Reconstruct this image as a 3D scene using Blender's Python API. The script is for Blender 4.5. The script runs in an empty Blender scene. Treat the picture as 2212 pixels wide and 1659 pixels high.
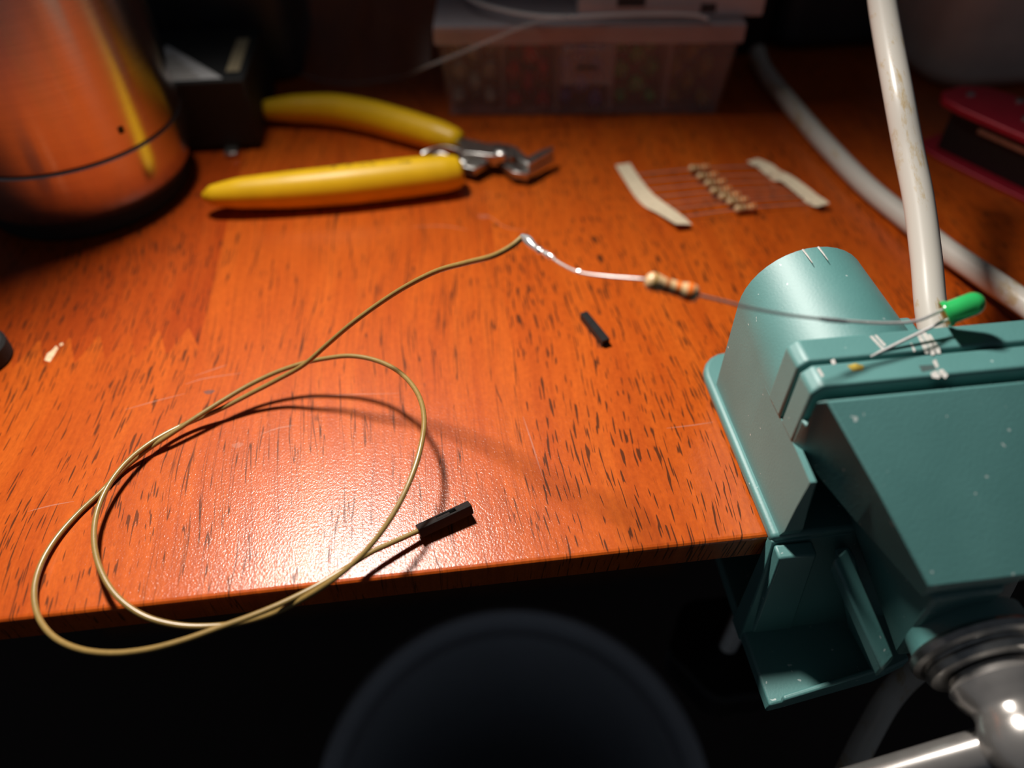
import bpy, bmesh, math, random
from mathutils import Vector, Matrix

# ------------------------------------------------------------------ camera, world, lights, exposure
scene = bpy.context.scene
COL = scene.collection
MM = 0.001                       # everything below is written in millimetres
IW, IH, FPX = 2212.0, 1659.0, 1645.0
PITCH, ROLL, YAW = math.radians(46.4), math.radians(-0.4), math.radians(6.7)
CAM = Vector((-73.7, -91.6, 158.0))
_f = Vector((math.sin(YAW) * math.cos(PITCH), math.cos(YAW) * math.cos(PITCH), -math.sin(PITCH)))
_r = Vector((math.cos(YAW), -math.sin(YAW), 0))
_u = _r.cross(_f)
C_R = math.cos(ROLL) * _r + math.sin(ROLL) * _u
C_U = -math.sin(ROLL) * _r + math.cos(ROLL) * _u
cam_data = bpy.data.cameras.new('camera')
cam_data.sensor_width = 36.0
cam_data.lens = FPX * 36.0 / IW
cam_data.clip_start = 0.002
cam_data.clip_end = 20
cam_data.dof.use_dof = True
cam_data.dof.focus_distance = 0.190
cam_data.dof.aperture_fstop = 5.2
cam = bpy.data.objects.new('camera', cam_data)
COL.objects.link(cam)
cam.matrix_world = Matrix((
    (C_R.x, C_U.x, -_f.x, CAM.x * MM), (C_R.y, C_U.y, -_f.y, CAM.y * MM),
    (C_R.z, C_U.z, -_f.z, CAM.z * MM), (0, 0, 0, 1)))
scene.camera = cam

world = bpy.data.worlds.new('room')
scene.world = world
world.use_nodes = True
world.node_tree.nodes['Background'].inputs[0].default_value = (0.75, 0.85, 1.0, 1)
world.node_tree.nodes['Background'].inputs[1].default_value = 0.038

LAMP = Vector((-150, 188, 335))
ld = bpy.data.lights.new('desk_lamp', 'SPOT')
ld.energy = 11.6
ld.color = (1.0, 0.95, 0.88)
ld.shadow_soft_size = 0.024
ld.spot_size = math.radians(108)
ld.spot_blend = 1.0
lamp = bpy.data.objects.new('desk_lamp', ld)
COL.objects.link(lamp)
lamp.location = LAMP * MM
lamp.rotation_euler = (Vector((-90, -150, 0)) - LAMP).to_track_quat('-Z', 'Y').to_euler()

vs = scene.view_settings
vs.view_transform = 'Standard'
vs.look = 'None'
vs.exposure = 0.0
vs.gamma = 1.0
vs.use_curve_mapping = False
scene.cycles.max_bounces = 6
scene.cycles.diffuse_bounces = 3
scene.cycles.glossy_bounces = 3
scene.cycles.transmission_bounces = 4
scene.cycles.transparent_max_bounces = 10
scene.cycles.caustics_reflective = False
scene.cycles.caustics_refractive = False
rng = random.Random(7)


# ------------------------------------------------------------------ helpers
def ray(px, py):
    return C_R * ((px - IW / 2) / FPX) + C_U * (-(py - IH / 2) / FPX) + _f


def P(px, py, z=0.0):
    """World point (mm) on the horizontal plane z seen at a photo pixel."""
    d = ray(px, py)
    return CAM + d * ((z - CAM.z) / d.z)


def PY(px, py, y):
    d = ray(px, py)
    return CAM + d * ((y - CAM.y) / d.y)


def V(*a):
    return Vector(a)


def tag(o, label=None, cat=None, group=None, kind=None):
    if label: o['label'] = label
    if cat: o['category'] = cat
    if group: o['group'] = group
    if kind: o['kind'] = kind
    return o


def thing(name, loc, label, cat, group=None):
    o = bpy.data.objects.new(name, None)
    o.empty_display_size = 0.01
    COL.objects.link(o)
    o.location = Vector(loc) * MM
    return tag(o, label, cat, group)


def base_of(o):
    l = Vector((0, 0, 0))
    while o is not None:
        l = l + o.location
        o = o.parent
    return l / MM


def obj(name, geo, mat, parent=None, smooth=True, angle=35, bevel=0, seg=2, origin=None):
    """geo = (verts in world mm, faces). One mesh object."""
    vs_, fs = geo
    if origin is None:
        if parent is not None:
            origin = base_of(parent)
        else:
            xs = [v[0] for v in vs_]; ys = [v[1] for v in vs_]; zs = [v[2] for v in vs_]
            origin = V((min(xs) + max(xs)) / 2, (min(ys) + max(ys)) / 2, min(zs))
    origin = Vector(origin)
    pb = base_of(parent) if parent is not None else V(0, 0, 0)
    me = bpy.data.meshes.new(name)
    me.from_pydata([((Vector(v) - origin) * MM)[:] for v in vs_], [], fs)
    bm = bmesh.new(); bm.from_mesh(me)
    bmesh.ops.recalc_face_normals(bm, faces=bm.faces)
    bm.to_mesh(me); bm.free()
    if smooth:
        me.polygons.foreach_set('use_smooth', [True] * len(me.polygons))
        me.set_sharp_from_angle(angle=math.radians(angle))
    me.materials.append(mat)
    o = bpy.data.objects.new(name, me)
    COL.objects.link(o)
    o.parent = parent
    o.location = (origin - pb) * MM
    if bevel:
        m = o.modifiers.new('bevel', 'BEVEL')
        m.width = bevel * MM; m.segments = seg; m.limit_method = 'ANGLE'; m.angle_limit = math.radians(30)
        m.harden_normals = False
    return o


def join(*geos):
    v, f = [], []
    for a, b in geos:
        k = len(v); v += list(a); f += [tuple(i + k for i in q) for q in b]
    return v, f


def box(c, s, rot=None):
    c = Vector(c); h = Vector(s) / 2
    v = [V(x * h.x, y * h.y, z * h.z) for x in (-1, 1) for y in (-1, 1) for z in (-1, 1)]
    if rot is not None: v = [rot @ p for p in v]
    return [c + p for p in v], [(0, 1, 3, 2), (4, 6, 7, 5), (0, 4, 5, 1), (2, 3, 7, 6), (0, 2, 6, 4), (1, 5, 7, 3)]


def frame(d, up=(0, 0, 1)):
    d = Vector(d).normalized()
    s = Vector(up).cross(d)
    if s.length < 1e-4: s = V(1, 0, 0)
    s.normalize()
    return Matrix((d, s, d.cross(s))).transposed()      # columns: along, side, up


def loft(rings, cap=True, closed=False):
    n = len(rings[0]); v = [p for r in rings for p in r]; f = []
    m = len(rings)
    for i in range(m if closed else m - 1):
        a, b = i * n, ((i + 1) % m) * n
        for j in range(n):
            k = (j + 1) % n
            f.append((a + j, a + k, b + k, b + j))
    if cap and not closed:
        f.append(tuple(range(n))[::-1]); f.append(tuple(range((m - 1) * n, m * n)))
    return v, f


def prism(poly, z0, z1):
    """plan polygon (x, y) extruded in z; z0/z1 numbers or per-vertex lists"""
    n = len(poly)
    a = z0 if isinstance(z0, (list, tuple)) else [z0] * n
    b = z1 if isinstance(z1, (list, tuple)) else [z1] * n
    return loft([[V(x, y, a[i]) for i, (x, y) in enumerate(poly)], [V(x, y, b[i]) for i, (x, y) in enumerate(poly)]])


def prism_x(poly, x0, x1):
    return loft([[V(x0, y, z) for y, z in poly], [V(x1, y, z) for y, z in poly]])


def prism_y(poly, y0, y1):
    return loft([[V(x, y0, z) for x, z in poly], [V(x, y1, z) for x, z in poly]])


def spline(pts, n=8):
    pts = [Vector(p) for p in pts]
    out = []
    for i in range(len(pts) - 1):
        p0 = pts[i - 1] if i else pts[0] * 2 - pts[1]
        p1, p2 = pts[i], pts[i + 1]
        p3 = pts[i + 2] if i + 2 < len(pts) else pts[-1] * 2 - pts[-2]
        # centripetal Catmull-Rom
        t0 = 0.0
        t1 = t0 + max((p1 - p0).length, 1e-6) ** .5
        t2 = t1 + max((p2 - p1).length, 1e-6) ** .5
        t3 = t2 + max((p3 - p2).length, 1e-6) ** .5
        for k in range(n):
            t = t1 + (t2 - t1) * k / n
            A1 = p0 * ((t1 - t) / (t1 - t0)) + p1 * ((t - t0) / (t1 - t0))
            A2 = p1 * ((t2 - t) / (t2 - t1)) + p2 * ((t - t1) / (t2 - t1))
            A3 = p2 * ((t3 - t) / (t3 - t2)) + p3 * ((t - t2) / (t3 - t2))
            B1 = A1 * ((t2 - t) / (t2 - t0)) + A2 * ((t - t0) / (t2 - t0))
            B2 = A2 * ((t3 - t) / (t3 - t1)) + A3 * ((t - t1) / (t3 - t1))
            out.append(B1 * ((t2 - t) / (t2 - t1)) + B2 * ((t - t1) / (t2 - t1)))
    out.append(pts[-1])
    return out


def tube(path, r, n=12, flat=1.0, cap=True):
    """r: number, list, or f(t). flat scales the section along the up direction."""
    path = [Vector(p) for p in path]
    m = len(path); rings = []
    t = (path[1] - path[0]).normalized()
    s = t.cross(V(0, 0, 1))
    if s.length < .05: s = t.cross(V(1, 0, 0))
    s.normalize()
    for i, p in enumerate(path):
        t = (path[min(i + 1, m - 1)] - path[max(i - 1, 0)]).normalized()
        s = (s - t * s.dot(t)).normalized()
        u = t.cross(s)
        rr = r(i / (m - 1)) if callable(r) else (r[i] if isinstance(r, (list, tuple)) else r)
        rings.append([p + (s * math.cos(a) + u * (math.sin(a) * flat)) * rr for a in [2 * math.pi * k / n for k in range(n)]])
    return loft(rings, cap)


def lathe(profile, origin, axis=(0, 0, 1), n=32, cap=True):
    """profile: list of (radius, height along axis)"""
    F = frame(axis, up=(0, 1, 0) if abs(Vector(axis).normalized().y) < .9 else (0, 0, 1))
    d, s, u = F.col[0], F.col[1], F.col[2]
    o = Vector(origin)
    return loft([[o + d * h + (s * math.cos(a) + u * math.sin(a)) * r for a in [2 * math.pi * k / n for k in range(n)]]
                 for r, h in profile], cap)


def rounded_rect(x0, y0, x1, y1, r, n=5):
    pts = []
    for cx, cy, a0 in ((x1 - r, y1 - r, 0), (x0 + r, y1 - r, 90), (x0 + r, y0 + r, 180), (x1 - r, y0 + r, 270)):
        for k in range(n + 1):
            a = math.radians(a0 + 90 * k / n)
            pts.append((cx + r * math.cos(a), cy + r * math.sin(a)))
    return pts


def ribbon(path, width_dir, w, th, up=None):
    """flat strip with thickness; w number or list; width_dir a vector or list"""
    rings = []
    m = len(path)
    for i, p in enumerate(path):
        d = width_dir[i] if isinstance(width_dir, list) else Vector(width_dir)
        d = d.normalized()
        t = (path[min(i + 1, m - 1)] - path[max(i - 1, 0)]).normalized()
        nrm = t.cross(d).normalized()
        if nrm.z < 0: nrm = -nrm
        ww = (w[i] if isinstance(w, (list, tuple)) else w) / 2
        rings.append([p - d * ww, p + d * ww, p + d * ww + nrm * th, p - d * ww + nrm * th])
    return loft(rings)


# ------------------------------------------------------------------ materials
def new_mat(name):
    m = bpy.data.materials.new(name); m.use_nodes = True
    nt = m.node_tree
    return m, nt, nt.nodes['Principled BSDF']


def N(nt, kind, **kw):
    n = nt.nodes.new(kind)
    for k, v in kw.items():
        if k.startswith('i_'):
            key = k[2:]
            n.inputs[int(key) if key.isdigit() else key].default_value = v
        else:
            setattr(n, k, v)
    return n


def ramp(nt, stops, src=None):
    r = nt.nodes.new('ShaderNodeValToRGB')
    e = r.color_ramp.elements
    while len(e) < len(stops): e.new(0.5)
    for i, (p, c) in enumerate(stops):
        e[i].position = p
        e[i].color = c if len(c) == 4 else (*c, 1)
    if src is not None: nt.links.new(src, r.inputs[0])
    return r


def simple(name, col, rough=0.5, metal=0.0, var=0.15, scale=400.0, bump=0.0, spec=0.5, coat=0.0, stretch=(1, 1, 1), aniso=0.0):
    m, nt, b = new_mat(name)
    tc = N(nt, 'ShaderNodeTexCoord')
    mp = N(nt, 'ShaderNodeMapping'); mp.inputs['Scale'].default_value = stretch
    nt.links.new(tc.outputs['Object'], mp.inputs['Vector'])
    no = N(nt, 'ShaderNodeTexNoise', i_Scale=scale, i_Detail=4.0)
    nt.links.new(mp.outputs[0], no.inputs['Vector'])
    lo = tuple(max(0, c * (1 - var)) for c in col); hi = tuple(min(1, c * (1 + var)) for c in col)
    r = ramp(nt, [(0.3, lo), (0.7, hi)], no.outputs[0])
    nt.links.new(r.outputs[0], b.inputs['Base Color'])
    b.inputs['Roughness'].default_value = rough
    b.inputs['Metallic'].default_value = metal
    b.inputs['Specular IOR Level'].default_value = spec
    b.inputs['Coat Weight'].default_value = coat
    if aniso:
        b.inputs['Anisotropic'].default_value = aniso
    if bump:
        bp = N(nt, 'ShaderNodeBump', i_Strength=bump, i_Distance=0.0002)
        nt.links.new(no.outputs[0], bp.inputs['Height'])
        nt.links.new(bp.outputs[0], b.inputs['Normal'])
    return m


def wood_mat():
    m, nt, b = new_mat('stained_wood')
    L = nt.links.new
    geo = N(nt, 'ShaderNodeNewGeometry')
    oi = N(nt, 'ShaderNodeObjectInfo')
    sep = N(nt, 'ShaderNodeSeparateColor'); L(oi.outputs['Color'], sep.inputs[0])
    # per-stave offset so that the figure does not run across joints
    off = N(nt, 'ShaderNodeCombineXYZ')
    mul = N(nt, 'ShaderNodeMath', operation='MULTIPLY', i_1=37.0); L(sep.outputs[2], mul.inputs[0])
    L(mul.outputs[0], off.inputs[2])
    # gentle waviness of the grain
    warp = N(nt, 'ShaderNodeTexNoise', i_Scale=14.0, i_Detail=1.0)
    wm = N(nt, 'ShaderNodeMapping'); wm.inputs['Scale'].default_value = (1, .7, 1)
    L(geo.outputs['Position'], wm.inputs[0]); L(wm.outputs[0], warp.inputs['Vector'])
    ws = N(nt, 'ShaderNodeVectorMath', operation='SCALE'); ws.inputs['Scale'].default_value = 0.016
    L(warp.outputs['Color'], ws.inputs[0])
    add = N(nt, 'ShaderNodeVectorMath', operation='ADD'); L(geo.outputs['Position'], add.inputs[0]); L(ws.outputs[0], add.inputs[1])
    add2 = N(nt, 'ShaderNodeVectorMath', operation='ADD'); L(add.outputs[0], add2.inputs[0]); L(off.outputs[0], add2.inputs[1])

    def mapped(scl, src=add2):
        mp = N(nt, 'ShaderNodeMapping'); mp.inputs['Scale'].default_value = scl
        L(src.outputs[0], mp.inputs[0]); return mp
    # broad colour figure
    fig = N(nt, 'ShaderNodeTexNoise', i_Scale=1.0, i_Detail=3.0, i_Roughness=.55); L(mapped((95, 16, 16)).outputs[0], fig.inputs['Vector'])
    fine = N(nt, 'ShaderNodeTexNoise', i_Scale=1.0, i_Detail=3.0, i_Roughness=.7); L(mapped((1100, 520, 520)).outputs[0], fine.inputs['Vector'])
    streak = N(nt, 'ShaderNodeTexNoise', i_Scale=1.0, i_Detail=2.0); L(mapped((700, 22, 22)).outputs[0], streak.inputs['Vector'])
    c1 = ramp(nt, [(.25, (.50, .078, .006)), (.55, (.58, .104, .008)), (.8, (.64, .130, .012))], fig.outputs[0])
    dark = N(nt, 'ShaderNodeMix', data_type='RGBA', blend_type='MULTIPLY'); dark.inputs[0].default_value = .55
    rs = ramp(nt, [(.3, (.74, .66, .6)), (.65, (1, 1, 1))], streak.outputs[0])
    L(c1.outputs[0], dark.inputs[6]); L(rs.outputs[0], dark.inputs[7])
    d2 = N(nt, 'ShaderNodeMix', data_type='RGBA', blend_type='MULTIPLY'); d2.inputs[0].default_value = .6
    rf = ramp(nt, [(.3, (.66, .6, .5)), (.7, (1.0, 1.0, 1.0))], fine.outputs[0])
    L(dark.outputs[2], d2.inputs[6]); L(rf.outputs[0], d2.inputs[7])
    # stave tone: red channel of the object colour darkens / reddens
    tone = N(nt, 'ShaderNodeMix', data_type='RGBA', blend_type='MULTIPLY')
    tone.inputs[7].default_value = (.70, .50, .55, 1)
    L(sep.outputs[0], tone.inputs[0]); L(d2.outputs[2], tone.inputs[6])
    # pores: short dashes (mixing with long hairlines by the green channel)
    sh = N(nt, 'ShaderNodeTexNoise', i_Scale=1.0, i_Detail=0.0); L(mapped((2100, 150, 150)).outputs[0], sh.inputs['Vector'])
    ln = N(nt, 'ShaderNodeTexNoise', i_Scale=1.0, i_Detail=1.0); L(mapped((800, 24, 24)).outputs[0], ln.inputs['Vector'])
    den = N(nt, 'ShaderNodeTexNoise', i_Scale=1.0, i_Detail=1.0); L(mapped((60, 26, 26)).outputs[0], den.inputs['Vector'])
    da = N(nt, 'ShaderNodeMath', operation='MULTIPLY_ADD', i_1=.22, i_2=-.11); L(den.outputs[0], da.inputs[0])
    sa = N(nt, 'ShaderNodeMath', operation='ADD'); L(sh.outputs[0], sa.inputs[0]); L(da.outputs[0], sa.inputs[1])
    pr_s = ramp(nt, [(.655, (0, 0, 0)), (.70, (1, 1, 1))], sa.outputs[0])
    # hairlines: narrow band around the mid value of the stretched noise
    ab = N(nt, 'ShaderNodeMath', operation='SUBTRACT', i_1=.56); L(ln.outputs[0], ab.inputs[0])
    ab2 = N(nt, 'ShaderNodeMath', operation='ABSOLUTE'); L(ab.outputs[0], ab2.inputs[0])
    pr_l0 = ramp(nt, [(.007, (1, 1, 1)), (.022, (0, 0, 0))], ab2.outputs[0])
    brk = N(nt, 'ShaderNodeTexNoise', i_Scale=1.0, i_Detail=1.0); L(mapped((500, 70, 70)).outputs[0], brk.inputs['Vector'])
    brk2 = ramp(nt, [(.38, (0, 0, 0)), (.50, (1, 1, 1))], brk.outputs[0])
    pr_l = N(nt, 'ShaderNodeMath', operation='MULTIPLY'); L(pr_l0.outputs[0], pr_l.inputs[0]); L(brk2.outputs[0], pr_l.inputs[1])
    pore = N(nt, 'ShaderNodeMix', data_type='FLOAT'); L(sep.outputs[1], pore.inputs[0]); L(pr_s.outputs[0], pore.inputs[2]); L(pr_l.outputs[0], pore.inputs[3])
    pm = N(nt, 'ShaderNodeMix', data_type='RGBA'); pm.inputs[7].default_value = (.035, .014, .006, 1)
    pk = N(nt, 'ShaderNodeMath', operation='MULTIPLY', i_1=.85); L(pore.outputs[0], pk.inputs[0]); L(pk.outputs[0], pm.inputs[0])
    L(tone.outputs[2], pm.inputs[6])
    L(pm.outputs[2], b.inputs['Base Color'])
    b.inputs['Roughness'].default_value = .42
    b.inputs['Specular IOR Level'].default_value = .12
    b.inputs['Coat Weight'].default_value = .55
    b.inputs['Coat Roughness'].default_value = .20
    # lacquer: fine orange peel, broken where the grain is open
    pe2 = N(nt, 'ShaderNodeTexNoise', i_Scale=1.0, i_Detail=2.0, i_Roughness=.6)
    pmp = N(nt, 'ShaderNodeMapping'); pmp.inputs['Scale'].default_value = (1900, 1300, 1300)
    L(geo.outputs['Position'], pmp.inputs[0]); L(pmp.outputs[0], pe2.inputs['Vector'])
    bp2 = N(nt, 'ShaderNodeBump', i_Strength=.55, i_Distance=0.00016); L(pe2.outputs[0], bp2.inputs['Height'])
    L(bp2.outputs[0], b.inputs['Coat Normal'])
    cw = N(nt, 'ShaderNodeMath', operation='MULTIPLY_ADD', i_1=-.36, i_2=.46); L(pore.outputs[0], cw.inputs[0])
    L(cw.outputs[0], b.inputs['Coat Weight'])
    return m


def paint_mat():
    m, nt, b = new_mat('teal_hammered_paint')
    L = nt.links.new
    tc = N(nt, 'ShaderNodeNewGeometry')
    n1 = N(nt, 'ShaderNodeTexNoise', i_Scale=60.0, i_Detail=3.0); L(tc.outputs['Position'], n1.inputs['Vector'])
    c = ramp(nt, [(.3, (.068, .225, .215)), (.7, (.085, .260, .248))], n1.outputs[0])
    # specks of lint and bare spots
    n2 = N(nt, 'ShaderNodeTexNoise', i_Scale=620.0, i_Detail=1.0); L(tc.outputs['Position'], n2.inputs['Vector'])
    k = ramp(nt, [(.755, (0, 0, 0)), (.78, (1, 1, 1))], n2.outputs[0])
    mx = N(nt, 'ShaderNodeMix', data_type='RGBA'); mx.inputs[7].default_value = (.5, .6, .58, 1)
    L(k.outputs[0], mx.inputs[0]); L(c.outputs[0], mx.inputs[6]); L(mx.outputs[2], b.inputs['Base Color'])
    b.inputs['Roughness'].default_value = .58
    b.inputs['Specular IOR Level'].default_value = 1.0
    b.inputs['Coat Weight'].default_value = .5
    b.inputs['Coat IOR'].default_value = 1.7
    b.inputs['Coat Roughness'].default_value = .54
    n3 = N(nt, 'ShaderNodeTexNoise', i_Scale=1500.0, i_Detail=2.0); L(tc.outputs['Position'], n3.inputs['Vector'])
    bp = N(nt, 'ShaderNodeBump', i_Strength=.4, i_Distance=0.00012); L(n3.outputs[0], bp.inputs['Height'])
    L(bp.outputs[0], b.inputs['Normal'])
    return m


def clear_mat(name, col, opacity, rough=.25):
    m, nt, b = new_mat(name)
    L = nt.links.new
    tc = N(nt, 'ShaderNodeTexCoord')
    n1 = N(nt, 'ShaderNodeTexNoise', i_Scale=90.0, i_Detail=3.0); L(tc.outputs['Object'], n1.inputs['Vector'])
    r = ramp(nt, [(.3, tuple(x * .85 for x in col)), (.7, col)], n1.outputs[0]); L(r.outputs[0], b.inputs['Base Color'])
    b.inputs['Roughness'].default_value = rough
    tr = N(nt, 'ShaderNodeBsdfTransparent')
    mx = N(nt, 'ShaderNodeMixShader'); mx.inputs[0].default_value = opacity
    L(tr.outputs[0], mx.inputs[1]); L(b.outputs[0], mx.inputs[2])
    L(mx.outputs[0], nt.nodes['Material Output'].inputs['Surface'])
    return m


def copper_mat():
    m, nt, b = new_mat('brushed_metal')
    L = nt.links.new
    tc = N(nt, 'ShaderNodeTexCoord')
    mp = N(nt, 'ShaderNodeMapping'); mp.inputs['Scale'].default_value = (40, 40, 2600); L(tc.outputs['Object'], mp.inputs[0])
    n1 = N(nt, 'ShaderNodeTexNoise', i_Scale=1.0, i_Detail=3.0); L(mp.outputs[0], n1.inputs['Vector'])
    r = ramp(nt, [(.3, (.64, .56, .53)), (.7, (.74, .65, .61))], n1.outputs[0]); L(r.outputs[0], b.inputs['Base Color'])
    b.inputs['Metallic'].default_value = 1.0
    b.inputs['Roughness'].default_value = .24
    b.inputs['Anisotropic'].default_value = .8
    b.inputs['Anisotropic Rotation'].default_value = .25
    tg = N(nt, 'ShaderNodeTangent', direction_type='RADIAL', axis='Z')
    L(tg.outputs[0], b.inputs['Tangent'])
    bp = N(nt, 'ShaderNodeBump', i_Strength=.02, i_Distance=0.0001); L(n1.outputs[0], bp.inputs['Height'])
    L(bp.outputs[0], b.inputs['Normal'])
    return m


def cable_mat():
    m, nt, b = new_mat('grubby_white_pvc')
    L = nt.links.new
    tc = N(nt, 'ShaderNodeNewGeometry')
    mp = N(nt, 'ShaderNodeMapping'); mp.inputs['Scale'].default_value = (260, 60, 60); L(tc.outputs['Position'], mp.inputs[0])
    n1 = N(nt, 'ShaderNodeTexNoise', i_Scale=1.0, i_Detail=5.0, i_Roughness=.7); L(mp.outputs[0], n1.inputs['Vector'])
    r = ramp(nt, [(.56, (.60, .56, .50)), (.64, (.52, .42, .28)), (.72, (.42, .28, .14))], n1.outputs[0])
    L(r.outputs[0], b.inputs['Base Color'])
    b.inputs['Roughness'].default_value = .30
    return m


WOOD = wood_mat()
PAINT = paint_mat()
COPPER = copper_mat()
CABLE = cable_mat()
STEEL = simple('worn_steel', (.50, .49, .47), .32, 1.0, .15, 500)
CHROME = simple('chrome', (.74, .69, .65), .22, .85, .08, 300, bump=.05)
TIN = simple('tinned_lead', (.78, .74, .72), .34, .82, .1, 900)
SOLDER = simple('solder', (.92, .90, .90), .18, .8, .05, 900, bump=.25)
WIRE = simple('tan_insulation', (.275, .175, .052), .30, 0, .08, 900, spec=.6)
BLACK = simple('black_plastic', (.011, .010, .010), .42, 0, .3, 700, spec=.4)
RUBBER = simple('black_rubber', (.010, .010, .010), .75, 0, .3, 500, bump=.2)
YELLOW = simple('yellow_dipped_vinyl', (.80, .47, .008), .38, 0, .06, 120, spec=.35)
INK = simple('black_print', (.12, .07, .01), .6, 0, .2, 900)
LEG = simple('bright_led_leg', (.86, .82, .80), .42, .6, .1, 900)
BEIGE = simple('beige_resistor_coat', (.66, .43, .22), .30, 0, .08, 900, spec=.5)
TAPE = simple('cream_paper_tape', (.72, .60, .42), .8, 0, .1, 600, bump=.2)
B_ORANGE = simple('orange_band', (.78, .17, .02), .35, 0, .1, 900)
B_BROWN = simple('brown_band', (.36, .11, .03), .35, 0, .1, 900)
B_GOLD = simple('gold_band', (.62, .38, .10), .30, .6, .1, 900)
RED = simple('red_anodised', (.40, .012, .030), .45, 0.2, .1, 300)
GREY = simple('warm_grey_plastic', (.72, .66, .60), .6, 0, .1, 60)
WHITE = simple('white_card', (.55, .56, .60), .7, 0, .08, 80)
DARK = simple('charcoal_plastic', (.035, .036, .042), .5, 0, .2, 90)
BIN = simple('white_bin_plastic', (.55, .58, .63), .45, 0, .06, 20)
FLOOR = simple('dark_carpet', (.06, .045, .04), .95, 0, .4, 300, bump=.6)
WALL = simple('dim_wall_paint', (.30, .29, .28), .9, 0, .06, 12)
LABEL = simple('white_label', (.62, .60, .60), .7, 0, .05, 300)
TAN = simple('tan_tape', (.45, .36, .22), .7, 0, .1, 300)
CHIP = simple('pale_bare_wood', (.80, .56, .33), .6, 0, .2, 900)
BARE = simple('bare_scraped_metal', (.80, .76, .72), .35, .3, .2, 1500)
RUST = simple('ochre_stain', (.42, .30, .05), .5, 0, .3, 900)
FROST = clear_mat('frosted_polypropylene', (.66, .60, .64), .17, .4)
FROST2 = clear_mat('frosted_ribs', (.70, .63, .67), .42, .4)
FILM = clear_mat('clear_film', (.45, .42, .42), .10, .12)
FILM_EDGE = clear_mat('film_welded_edge', (.60, .55, .53), .22, .3)


def led_mat(name, col, opac=.9):
    m, nt, b = new_mat(name)
    L = nt.links.new
    tc = N(nt, 'ShaderNodeTexCoord')
    n1 = N(nt, 'ShaderNodeTexNoise', i_Scale=300.0); L(tc.outputs['Object'], n1.inputs['Vector'])
    r = ramp(nt, [(.3, tuple(x * .9 for x in col)), (.7, col)], n1.outputs[0]); L(r.outputs[0], b.inputs['Base Color'])
    b.inputs['Roughness'].default_value = .14
    b.inputs['Transmission Weight'].default_value = .35
    b.inputs['IOR'].default_value = 1.5
    return m


LED_GREEN = led_mat('green_epoxy', (.04, .62, .16))
LED_RED = led_mat('red_epoxy', (.75, .01, .06))
LED_BLUE = led_mat('blue_epoxy', (.04, .12, .60))
LED_YELLOW = led_mat('yellow_epoxy', (.50, .36, .08))
LED_WHITE = led_mat('milky_epoxy', (.65, .60, .50))

# ------------------------------------------------------------------ structure: floor and wall
tag(obj('floor', box((0, 200, -735), (3000, 3000, 10)), FLOOR, smooth=False), 'dark carpet floor in the gloom under the desk', 'floor', kind='structure')
tag(obj('wall_back', box((0, 760, 400), (3000, 10, 2270)), WALL, smooth=False), 'dim painted wall behind the desk', 'wall', kind='structure')

# ------------------------------------------------------------------ desk
desk = thing('desk', (0, 0, -9), 'orange-brown lacquered wooden desk top with open dark grain', 'desk')
TH, YB = 9.0, 470.0
prof = [(0.9, -TH), (0.0, -TH + .9), (0.0, -1.1), (.18, -.5), (.6, -.12), (1.2, 0.0)]


def stave(x0, x1, y1, tone, pore, seed, back=None):
    pts = prof + [(y1, 0.0), (y1, -TH)]
    g = prism_x(pts, x0, x1)
    if back:                                     # toothed end
        poly = [(x0, y1), (x1, y1)] + back[::-1]
        g = join(g, prism(poly, -TH, 0.0))
    o = obj('stave', g, WOOD, desk, smooth=False)
    o.color = (tone, pore, seed, 1)
    return o


xs = [-420, -335, -245, -148, -101, -54, 40, 132, 226, 320, 420]
tones = [.4, .2, 0.15, .05, .1, .0, .25, .1, .4, .2]
pores = [.2, .5, .15, .95, .85, .0, .15, .6, .3, .5]
seeds = [.11, .52, .37, .83, .64, .29, .71, .05, .47, .93]
for i in range(len(xs) - 1):
    x0, x1 = xs[i], xs[i + 1]
    if i == 2:                                   # finger joint in this one: orange in front, redder wood behind
        teeth = []
        n = 22
        for k in range(n + 1):
            x = x0 + (x1 - x0) * k / n
            teeth.append((x, 87.0 + (7.5 if k % 2 else -4.5) if 0 < k < n else 85.0))
        stave(x0, x1, 70.0, .1, .12, .37, teeth)
        g = prism([(x1, YB), (x0, YB)] + teeth, -TH, 0.0)
        o = obj('stave', g, WOOD, desk, smooth=False); o.color = (.75, .1, .58, 1)
    else:
        stave(x0, x1, YB, tones[i], pores[i], seeds[i])
obj('back_panel', box((-150, 330, -310), (620, 14, 600)), simple('panel_wood', (.14, .055, .03), .6, 0, .2, 40, stretch=(1, 1, .1)), desk, smooth=False)
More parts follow.
